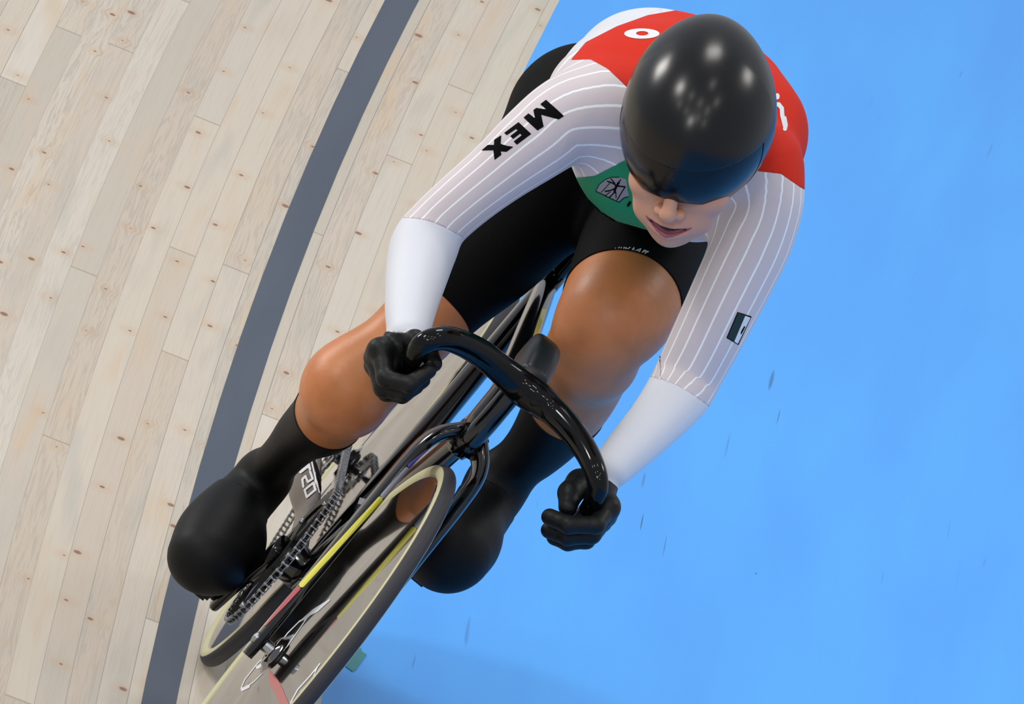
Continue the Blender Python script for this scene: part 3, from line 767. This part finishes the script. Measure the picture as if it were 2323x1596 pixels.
# ---- the skinsuit is cut from the body's own surface
T = tri(Qb); N = normals(Vb, T); P2 = projv(Vb); dep = (Vb-ANCH)@dv
def limb(V, st):
    """distance, parameter and angle round a limb's centre line"""
    pts = [W(*s[:3]) for s in st]; best = np.full(len(V), 1e9); par = np.zeros(len(V)); near = np.zeros_like(V); tan = np.zeros_like(V)
    for i in range(len(pts)-1):
        ab = pts[i+1]-pts[i]; t = np.clip(((V-pts[i])@ab)/(ab@ab), 0, 1); q = pts[i]+t[:, None]*ab
        d_ = np.linalg.norm(V-q, axis=1); m_ = d_ < best; best[m_] = d_[m_]; par[m_] = (i+t)[m_]; near[m_] = q[m_]
    return best, par, near
dAR, pAR, nAR = limb(Vb, armR); dAL, pAL, nAL = limb(Vb, armL)
dLR, pLR, _ = limb(Vb, legR+shinR+footR[1:]); dLL, pLL, _ = limb(Vb, legL+kneeL[1:]+shinL+footL[1:])
dT = np.min([d_cone(Vb, *p[1:5]) for p in torso], 0)
def rad(V, st, d_):
    return np.min([d_cone(V, *c[1:5]) for c in chain(st)], 0)
sAR, sAL = rad(Vb, armR, dAR), rad(Vb, armL, dAL)
sLR = rad(Vb, legR, dLR); sLL = rad(Vb, legL+kneeL[1:], dLL); sFR = rad(Vb, shinR+footR[1:], 0); sFL = rad(Vb, shinL+footL[1:], 0)
isR = np.minimum(sLR, sFR) < np.minimum(np.minimum(sLL, sFL), np.minimum(dT, np.minimum(sAR, sAL)))
arms = np.minimum(sAR, sAL)
# stripe coordinate: angle round the arm's centre line carried on to the shoulder
def ang(V, near, axis, up):
    a = axis/np.linalg.norm(axis); u_ = up-a*(up@a); u_ /= np.linalg.norm(u_); v_ = np.cross(a, u_); w_ = V-near
    return np.arctan2(w_@v_, w_@u_)
stR = dense([(1560, 330, 30, 80), (1450, 275, 31, 90)]+armR[1:]); stL = dense([(1600, 270, 30, 80), (1690, 345, 32, 90)]+armL[1:])
_, _, nR2 = limb(Vb, stR); _, _, nL2 = limb(Vb, stL)
aR = ang(Vb, nR2, W(1130, 390, 33)-W(1360, 250, 32), dv); aL = ang(Vb, nL2, W(1566, 840, 32)-W(1712, 380, 34), dv)
stripe = np.where(sAR < sAL, aR, aL)/math.radians(24)+.3
# line through two photo points, extruded in depth: positive on the right-hand side walking a to b
def half(a, b, Q):
    a, b = np.array(a, float), np.array(b, float); d_ = b-a; n_ = np.array([-d_[1], d_[0]])/np.linalg.norm(d_)
    return ((Q-a)@n_)*PX
def thick(name, V, T, A, m, off=.16, parent=person, **kw):
    u, inv = np.unique(T, return_inverse=True); V, T, A = V[u], inv.reshape(T.shape), A[u]
    Nn = A[:, 1:4]; Nn = Nn/np.maximum(np.linalg.norm(Nn, axis=1), 1e-9)[:, None]
    o = mesh(name, V+Nn*off, T, m, parent, attr=A[:, 0], **kw)
    md = o.modifiers.new('cloth', 'SOLIDIFY'); md.thickness = (off+.05)*.01; md.offset = -1
    return o, V+Nn*off, T
A0 = np.hstack([stripe[:, None], N])
fields = dict(arm=dT+0, P=P2)
E0 = np.hstack([A0, P2, dep[:, None], np.stack([dT, sAR, sAL, sLR, sLL, sFR, sFL], 1), np.stack([pAR, pAL, pLR, pLL], 1)])
def col(A, k): return A[:, 4+k]      # 0,1 px 2 depth 3 dT 4 sAR 5 sAL 6 sLR 7 sLL 8 sFR 9 sFL 10 pAR 11 pAL 12 pLR 13 pLL
def Qx(A): return A[:, 4:6]
def cut(piece, fn, minT=1):
    V, T, A = piece; s = fn(V, A); return clip(V, T, A, s), clip(V, T, A, -s)
def sub(piece, mask_fn):
    V, T, A = piece; m_ = mask_fn(V, A); k = m_[T].all(1); return (V, T[k], A), (V, T[~k], A)
full = (Vb, T, E0)
near_head = lambda V, A: 12.2-np.linalg.norm(V-HC-HU*-1.5, axis=1)
_, full = cut(full, near_head)
# right forearm and hand / left forearm and hand
def rArm(V, A): return (col(A, 4) < np.minimum(col(A, 3), np.minimum(col(A, 6), col(A, 8)))+.6) & (col(A, 2) > 20)
def lArm(V, A): return (col(A, 5) < np.minimum(col(A, 3), np.minimum(col(A, 7), col(A, 9)))+.6) & (col(A, 2) > 20)
elR = lambda V, A: np.where((col(A, 4) < col(A, 3)) & (col(A, 2) > 22) & (col(A, 0) < 1150), half((880, 490), (1075, 545), Qx(A)) + .8*np.sin((col(A, 0)-900)/150*3.14), -5)
loR, full = cut(full, elR)
elL = lambda V, A: np.where((col(A, 5) < col(A, 3)) & (col(A, 2) > 22) & (col(A, 1) > 700), half((1475, 855), (1597, 914), Qx(A)) + .5*np.sin((col(A, 0)-1475)/122*3.14), -5)
loL, full = cut(full, elL)
wrR = lambda V, A: half((850, 752), (1000, 760), Qx(A))
wrL = lambda V, A: half((1325, 1060), (1395, 1126), Qx(A))
hdR, cuffR = cut(loR, wrR)
hdL, cuffL = cut(loL, wrL)
thick('sleeve_cuff', *cuffR, 'cloth_white', .14, label='plain white forearm sleeve on the right arm')
thick('sleeve_cuff', *cuffL, 'cloth_white', .14, label='plain white forearm sleeve on the left arm')
# legs below the hem
def hemR(V, A):
    n_ = W(905, 785, -2)-W(1125, 552, -7); n_ /= np.linalg.norm(n_); s = (V-W(1043, 714, 2))@n_ - .0
    return np.where((col(A, 2) < 22) & (np.minimum(col(A, 6), col(A, 8)) < np.minimum(col(A, 7), col(A, 9))-0) & (col(A, 0) < 1250), s, -5)
def hemL(V, A):
    n_ = W(1370, 745, 15)-W(1480, 520, -8); n_ /= np.linalg.norm(n_); n_ = n_+.10*RV; n_ /= np.linalg.norm(n_); s = np.maximum((V-W(1418, 585, 13))@n_-1.6, np.where(col(A, 1) > 780, 3., -3.))
    return np.where((col(A, 2) < 24) & (np.minimum(col(A, 7), col(A, 9)) < np.minimum(col(A, 6), np.minimum(col(A, 3), col(A, 8)))+1.5) & (col(A, 1) > 540), s, -5)
lgR, full = cut(full, hemR)
lgL, full = cut(full, hemL)
def sockR(V, A):
    n_ = W(598, 1083, -33)-W(775, 905, -8); n_ /= np.linalg.norm(n_); return (V-W(735, 958, -12))@n_
def sockL(V, A):
    n_ = W(1160, 1065, -10)-W(1300, 890, 2); n_ /= np.linalg.norm(n_); n_ = n_-.35*dv; n_ /= np.linalg.norm(n_); return (V-W(1248, 990, 3))@n_
sR, _ = cut(lgR, sockR); sL, _ = cut(lgL, sockL)
def shoeR(V, A):
    n_ = W(530, 1160, -30)-W(598, 1083, -33); n_ /= np.linalg.norm(n_); return (V-W(548, 1112, -28))@n_
def shoeL(V, A):
    n_ = W(1066, 1200, -4)-W(1128, 1098, -11); n_ /= np.linalg.norm(n_); return (V-W(1098, 1140, -9))@n_
fR, sR = cut(sR, shoeR); fL, sL = cut(sL, shoeL)
thick('sock', *sR, 'lycra_black', .15, label='tall black sock on the right leg'); thick('sock', *sL, 'lycra_black', .15, label='tall black sock on the left leg')
SHR = thick('shoe_cover', *fR, 'lycra_black', .32, label='smooth black cover over the right shoe'); SHL = thick('shoe_cover', *fL, 'lycra_black', .32, label='smooth black cover over the left shoe')
# colours of the suit above the hems
chest = [(1270, 404), (1312, 402), (1352, 397), (1400, 372), (1450, 345), (1560, 400), (1564, 470), (1560, 556), (1558, 640), (1470, 640), (1300, 560)]
yokeA = [(1296, 138), (1330, 98), (1400, 62), (1470, 37), (1545, 24), (1580, 0), (1700, 40), (1900, 150), (1900, 470), (1812, 424), (1770, 394), (1722, 388), (1640, 380), (1480, 260), (1412, 190), (1378, 158), (1340, 137)]
black = [(1000, 900), (1000, 480), (1110, 505), (1180, 448), (1235, 404), (1270, 386), (1296, 404), (1306, 410), (1335, 447), (1366, 478), (1410, 505), (1459, 531), (1500, 552), (1556, 558), (1572, 566), (1604, 606), (1604, 900)]
hipl = [(1302, 60), (1305, 86), (1284, 116), (1280, 136), (1260, 178), (1194, 238), (1131, 277), (1090, 320), (900, 500), (900, 0)]
def onfront(A): return col(A, 2)
# the hips, thighs and lower back are black: behind the ribs or outside the arms
def blk(V, A):
    Q = Qx(A)
    armd = np.minimum(col(A, 4), col(A, 5))
    tors = np.minimum(col(A, 3), np.minimum(col(A, 6), col(A, 7)))
    s_arm = armd-tors-.2
    s_dep = (16-col(A, 2))*.8                     # behind this depth it can only be hip, thigh or belly
    poly = poly_sd(Q, black)*PX
    s1 = np.minimum(s_arm, poly)
    s2 = (-1.5+16*np.clip((Q[:, 1]-365)/50, 0, 1)-col(A, 2))*.6
    return np.maximum(s1, s2)
grn, full = cut(full, lambda V, A: np.minimum(np.minimum(poly_sd(Qx(A), chest)*PX, -poly_sd(Qx(A), black)*PX), (col(A, 2)-12)))
shorts, rest = cut(full, blk)
red, rest = cut(rest, lambda V, A: np.minimum(poly_sd(Qx(A), yokeA)*PX, (col(A, 2)-0)))
slR, rest = cut(rest, lambda V, A: np.minimum(half((1500, 700), (1500, 0), Qx(A))*-1, np.minimum(half((1285, 128), (1600, -30), Qx(A)), (col(A, 2)-10))))
slL, rest = cut(rest, lambda V, A: np.minimum(half((1500, 700), (1500, 0), Qx(A)), (col(A, 2)-8)))
SHO = thick('shorts', *shorts, 'cloth_black', .17, label='black lower half of the skinsuit')
GRN = thick('chest_panel', *grn, 'cloth_green', .17, label='green chest of the skinsuit')
RED = thick('shoulder_yoke', *red, 'cloth_red', .17, label='red yoke over the shoulders')
def islands(V, T, A):
    lab = np.arange(len(V))
    while True:
        m_ = lab[T].min(1); new = lab.copy()
        for i in range(3): np.minimum.at(new, T[:, i], m_)
        new = new[new]
        if (new == lab).all(): break
        lab = new
    return [(V, T[lab[T[:, 0]] == k], A) for k in np.unique(lab[T[:, 0]])]
def main_piece(piece):
    """the sleeve proper; stray slivers under the ribs go to the waist"""
    q = sorted(islands(*piece), key=lambda p: -len(p[1]))
    for t in q[1:]:
        if len(t[1]) <= 3: continue
        my_, mx_ = t[2][t[1][:, 0], 5].mean(), t[2][t[1][:, 0], 4].mean()
        if 380 < my_ < 560 and mx_ < 1500: thick('waist_panel', *t, 'cloth_black', .17)
        elif my_ < 150: thick('back_panel', *t, 'cloth_white', .15)
        else: thick('sleeve', *t, 'sleeve_mesh', .15)
    return q[0]
slR, slL = main_piece(slR), main_piece(slL)
SLR = thick('sleeve', *slR, 'sleeve_mesh', .15, label='pinstriped sheer white sleeve on the right arm')
SLL = thick('sleeve', *slL, 'sleeve_mesh', .15, label='pinstriped sheer white sleeve on the left arm')
for isl in islands(*rest):
    if len(isl[1]) < 12: continue
    if isl[2][isl[1][:, 0], 5].mean() > 380: thick('waist_panel', *isl, 'cloth_black', .17)
    else: thick('back_panel', *isl, 'cloth_white', .15, label='white back of the skinsuit')
# gloves
for hd_, nm in ((handR, 'right'), (handL, 'left')):
    gv, gq = sdf_mesh(hand(hd_, 0), .16, .6)
    gl = mesh('glove', gv, gq, 'glove_black', person, label='black full-finger glove on the %s hand' % nm)
    thick('glove_cuff', *(hdR if nm == 'right' else hdL), 'glove_black', .24, parent=gl)

# ---- helmet and visor
HMC = H(-.1, -3.1, 3.5); HR = (10.1, 14.4, 11.5)
def helm_pt(th, ph, g=1.):
    v = np.array([math.sin(th)*math.cos(ph), math.cos(th), math.sin(th)*math.sin(ph)])
    return v
nu, nv = 120, 200
VH = []; 
for i in range(nu+1):
    th = math.pi*i/nu
    for j in range(nv):
        ph = 2*math.pi*j/nv; v = np.array([math.sin(th)*math.cos(ph), math.cos(th), math.sin(th)*math.sin(ph)])
        p = v*np.array(HR)
        if p[1] < 0: p[2] += .018*p[1]*p[1]*.3; p[0] = p[0]*(1-.0006*p[1]*p[1])+.085*p[1]
        VH.append(HMC+HL*p[0]+HF*p[1]+HU*p[2])
VH = np.array(VH); QH = np.array([(i*nv+j, i*nv+(j+1) % nv, (i+1)*nv+(j+1) % nv, (i+1)*nv+j) for i in range(nu) for j in range(nv)])
TH = tri(QH); NH = normals(VH, TH)
vol = ((VH-HMC)*NH).sum(1).mean()
if vol < 0: TH = TH[:, ::-1]; NH = -NH
def hloc(V): return (V-HC)@HA.T
AH = np.hstack([np.zeros((len(VH), 1)), NH])
hp_ = (VH, TH, AH)
def low(V, A):
    l = hloc(V); x, y, z = l.T
    rim = -5.2 + np.clip(y, 0, 12)*.42 - .09*np.abs(x)*0 + np.where(y < 0, -y*.10, 0)
    return z-rim
hp_, _ = cut(hp_, low)
def vis(V, A):
    l = hloc(V); x, y, z = l.T
    return np.minimum(y-1.2-.0*np.abs(x), (5.2+.0*y)-z+.02*(x*x)*0)
visor, shell = cut(hp_, vis)
HEL = thick('helmet', *shell, 'helmet_black', .05, label='shiny black aero helmet')
helm = HEL[0]; helm.modifiers['cloth'].thickness = .018
VIS = thick('visor', *visor, 'visor_smoke', .0, parent=helm, label='dark smoked visor closing the front of the helmet')
VIS[0].modifiers['cloth'].thickness = .0022

# ---- lettering and badges on the suit
def zp(z, ox, oy, sc): return [(ox+a/sc, oy+b/sc) for a, b in z]
bSL = bvh(SLR[1], SLR[2])
Mz = zp([(1455, 215), (1585, 115), (1795, 300), (1990, 480), (1870, 557), (1475, 452), (1530, 720), (1390, 808), (1230, 660), (1078, 517), (1190, 422), (1335, 530), (1300, 350), (1362, 300), (1592, 330)], 1080, 215, 9.976)
Ez = zp([(640, 865), (965, 620), (1110, 755), (1250, 885), (925, 1130), (855, 1055), (1035, 915), (1000, 880), (840, 1000), (775, 935), (945, 805), (905, 775), (700, 915)], 1080, 215, 9.976)
Xz = zp([(575, 915), (560, 1110), (700, 1155), (850, 1175), (690, 1290), (560, 1280), (578, 1355), (420, 1475), (395, 1255), (125, 1262), (270, 1135), (410, 1135), (415, 1020)], 1080, 215, 9.976)
def polydecal(name, polys, target, m, parent, step=1., **kw):
    a = np.concatenate([np.array(p) for p in polys]); b = (a[:, 0].min()-3, a[:, 1].min()-3, a[:, 0].max()+3, a[:, 1].max()+3)
    return decal(name, [(lambda Q, p=p: poly_sd(Q, p)) for p in polys], b, target, m, parent, step=step, **kw)
for zz in (Mz, Ez, Xz): polydecal('letter', [zz], bSL, 'print_black', SLR[0])
bLL = bvh(SLL[1], SLL[2])
polydecal('flag_border', [zp([(620, 245), (1085, 395), (650, 1335), (255, 1100)], 1630, 690, 14.51)], bLL, 'print_black', SLL[0], lift=.05)
polydecal('flag_green', [zp([(640, 270), (865, 360), (500, 1210), (285, 1090)], 1630, 690, 14.51)], bLL, 'print_green', SLL[0], lift=.09)
polydecal('flag_white', [zp([(870, 365), (1040, 430), (620, 1290), (505, 1215)], 1630, 690, 14.51)], bLL, 'print_white', SLL[0], lift=.09)
polydecal('flag_crest', [zp([(830, 700), (865, 730), (740, 970), (710, 965), (730, 870)], 1630, 690, 14.51)], bLL, 'print_black', SLL[0], lift=.12, step=.6)
bRD = bvh(RED[1], RED[2])
def ell_sd(cx, cy, a, b): return lambda Q: (1-np.hypot((Q[:, 0]-cx)/a, (Q[:, 1]-cy)/b))*min(a, b)
decal('letter', [lambda Q: np.minimum(ell_sd(1456, 77, 40, 11.5)(Q), -ell_sd(1457, 76.5, 14, 5)(Q))], (1410, 62, 1500, 92), bRD, 'print_white', RED[0])
decal('letter', [lambda Q: stroke_sd(Q, [(1757, 238), (1766, 237), (1773, 246), (1774, 262), (1780, 286)], 9.5), lambda Q: stroke_sd(Q, [(1779, 268), (1782, 284), (1780, 293)], 9), lambda Q: ell_sd(1763, 219, 5, 7)(Q)], (1745, 205, 1795, 300), bRD, 'print_white', RED[0])
bGR = bvh(GRN[1], GRN[2])
glob = zp([(350, 830), (470, 600), (690, 430), (900, 345), (1200, 345), (1450, 420), (1500, 800), (1550, 1030), (1360, 1085), (1200, 1245), (900, 1110), (600, 970)], 1330, 380, 15.96)
badge = polydecal('badge', [glob], bGR, 'print_grey', GRN[0], lift=.04)
S_ = lambda z, wd: (lambda Q: stroke_sd(Q, zp(z, 1330, 380, 15.96), wd))
decal('badge_figure', [S_([(1175, 545), (1080, 700), (1040, 800), (1040, 880)], 5.4), S_([(1080, 640), (980, 560), (780, 490)], 3), S_([(1110, 660), (1250, 670), (1410, 690)], 3.2), S_([(1010, 760), (890, 820), (700, 850)], 3), S_([(1040, 860), (960, 960), (840, 1070)], 2.6),
    S_([(850, 560), (700, 730), (560, 880)], 1.6), S_([(360, 850), (620, 970), (900, 1110), (1190, 1240), (1360, 1090), (1520, 1040)], 1.8), S_([(900, 400), (1040, 560)], 2.4), S_([(1250, 430), (1180, 530)], 2.4), S_([(1390, 720), (1260, 930), (1120, 1160)], 2.2), S_([(1080, 900), (1080, 1080)], 1.8), S_([(870, 880), (700, 1000)], 1.8),
    S_([(1590, 1250), (1520, 1360)], 5.5), S_([(360, 830), (480, 600), (700, 420), (920, 345), (1200, 345)], 1.4)], (1345, 395, 1440, 470), bGR, 'print_black', GRN[0], step=.8, lift=.08)
bSH = bvh(SHO[1], SHO[2])
Wz = lambda z, wd=1.6: (lambda Q: stroke_sd(Q, zp(z, 1340, 540, 14.52), wd))
decal('lettering', [Wz([(340, 600), (430, 540), (540, 470)], 2.2), Wz([(570, 480), (640, 420), (700, 390)], 2.0), Wz([(690, 440), (760, 390), (820, 340)], 2.0),
    Wz([(950, 300), (880, 390), (940, 400), (1020, 310)]), Wz([(1110, 310), (1060, 390), (1120, 380), (1170, 320), (1180, 390), (1300, 310)], 2.), Wz([(1430, 320), (1350, 400), (1430, 410)], 2.), Wz([(1380, 360), (1440, 365)], 1.2),
    Wz([(1490, 415), (1650, 355), (1600, 465), (1560, 410)], 2.), Wz([(1670, 500), (1760, 400), (1820, 420), (1740, 460)], 2.), Wz([(1900, 450), (1840, 440), (1780, 530)], 2.4), Wz([(1840, 470), (1880, 470)], 1.6)], (1358, 552, 1480, 582), bSH, 'print_white', SHO[0], step=.7)

# ---- stripes on the fork, top tube and wheels
stroke_decal('stripe', [(862, 1132), (685, 1326)], 12, fb, 'paint_yellow', fork, label='yellow stripe')
stroke_decal('stripe', [(922, 1064), (869, 1124)], 11, fb, 'paint_silver', fork, label='silver stripe')
stroke_decal('stripe', [(1003, 1009), (968, 1024), (930, 1055)], 11, fb, 'paint_violet', fork, label='violet stripe')
stroke_decal('stripe', [(677, 1335), (602, 1414)], 10, fb, 'paint_red', fork, label='red stripe')
def bv(vf): return bvh(vf[0], [t for f in vf[1] for t in ([(f[0], f[i], f[i+1]) for i in range(1, len(f)-1)])])
bfr = bv(join(fr))
polydecal('stripe', [[(1229, 700), (1240, 703), (1219, 776), (1204, 776)]], bfr, 'paint_yellow', main, label='yellow stripe')
polydecal('tag', [[(817, 1128), (838, 1134), (833, 1148), (812, 1142)]], bfr, 'print_white', main, maxjump=30., label='small white tag')
bst = bv(stayR)
Tz = lambda z, wd: (lambda Q: stroke_sd(Q, zp(z, 640, 1010, 8.4), wd))
for zz in ([Tz([(500, 300), (540, 460)], 5.5), Tz([(515, 390), (360, 510)], 6.5)], [Tz([(545, 505), (590, 640), (500, 700), (455, 590), (395, 650), (415, 790)], 5.)], [Tz([(600, 720), (640, 850), (480, 990), (440, 850), (600, 720)], 5.)]):
    decal('letter', zz, (675, 1035, 725, 1140), bst, 'print_white', CST, step=.7, lift=.10)
decal('stripe', [Tz([(560, 240), (700, 900)], 3.)], (700, 1030, 730, 1125), bst, 'print_white', CST, step=.8, lift=.1)
for zz in (Tz([(600, 215), (735, 860)], 5.), Tz([(650, 330), (775, 800)], 2.)): decal('stripe', [zz], (700, 1030, 740, 1125), bst, 'print_black', CST, step=.8, lift=.08)
# white and red markings on the front disc
bd = bv(lathe(fc_, LDs, [(3.4, -2.15), (31.0, -.94)], 160))
S2 = lambda z, wd: (lambda Q: stroke_sd(Q, zp(z, 430, 1150, 3.579), wd))
for zz in ([lambda Q: poly_sd(Q, zp([(1150, 738), (1140, 760), (1040, 850), (980, 880), (955, 905), (880, 940), (1000, 830)], 430, 1150, 3.579)),
    S2([(960, 890), (900, 980), (800, 1120), (640, 1300), (520, 1420), (450, 1470), (430, 1490), (420, 1470), (450, 1400), (560, 1260), (700, 1150), (800, 1020), (900, 920)], 2.6), S2([(430, 1480), (480, 1455)], 7)], [S2([(555, 1300), (600, 1275)], 8)],
    [S2([(1060, 1270), (980, 1370), (880, 1480), (820, 1590)], 3), S2([(1040, 1300), (1000, 1390), (900, 1500)], 2)]):
    decal('marking', zz, (535, 1340, 770, 1600), bd, 'print_white', front, step=1.6, lift=.04, maxjump=12, label='white marking')
decal('marking', [lambda Q: poly_sd(Q, zp([(640, 1310), (670, 1340), (720, 1400), (760, 1480), (810, 1600), (740, 1620), (690, 1500), (650, 1440)], 430, 1150, 3.579))], (600, 1500, 670, 1610), bd, 'paint_red', front, step=1.6, lift=.04, maxjump=12, label='red marking')
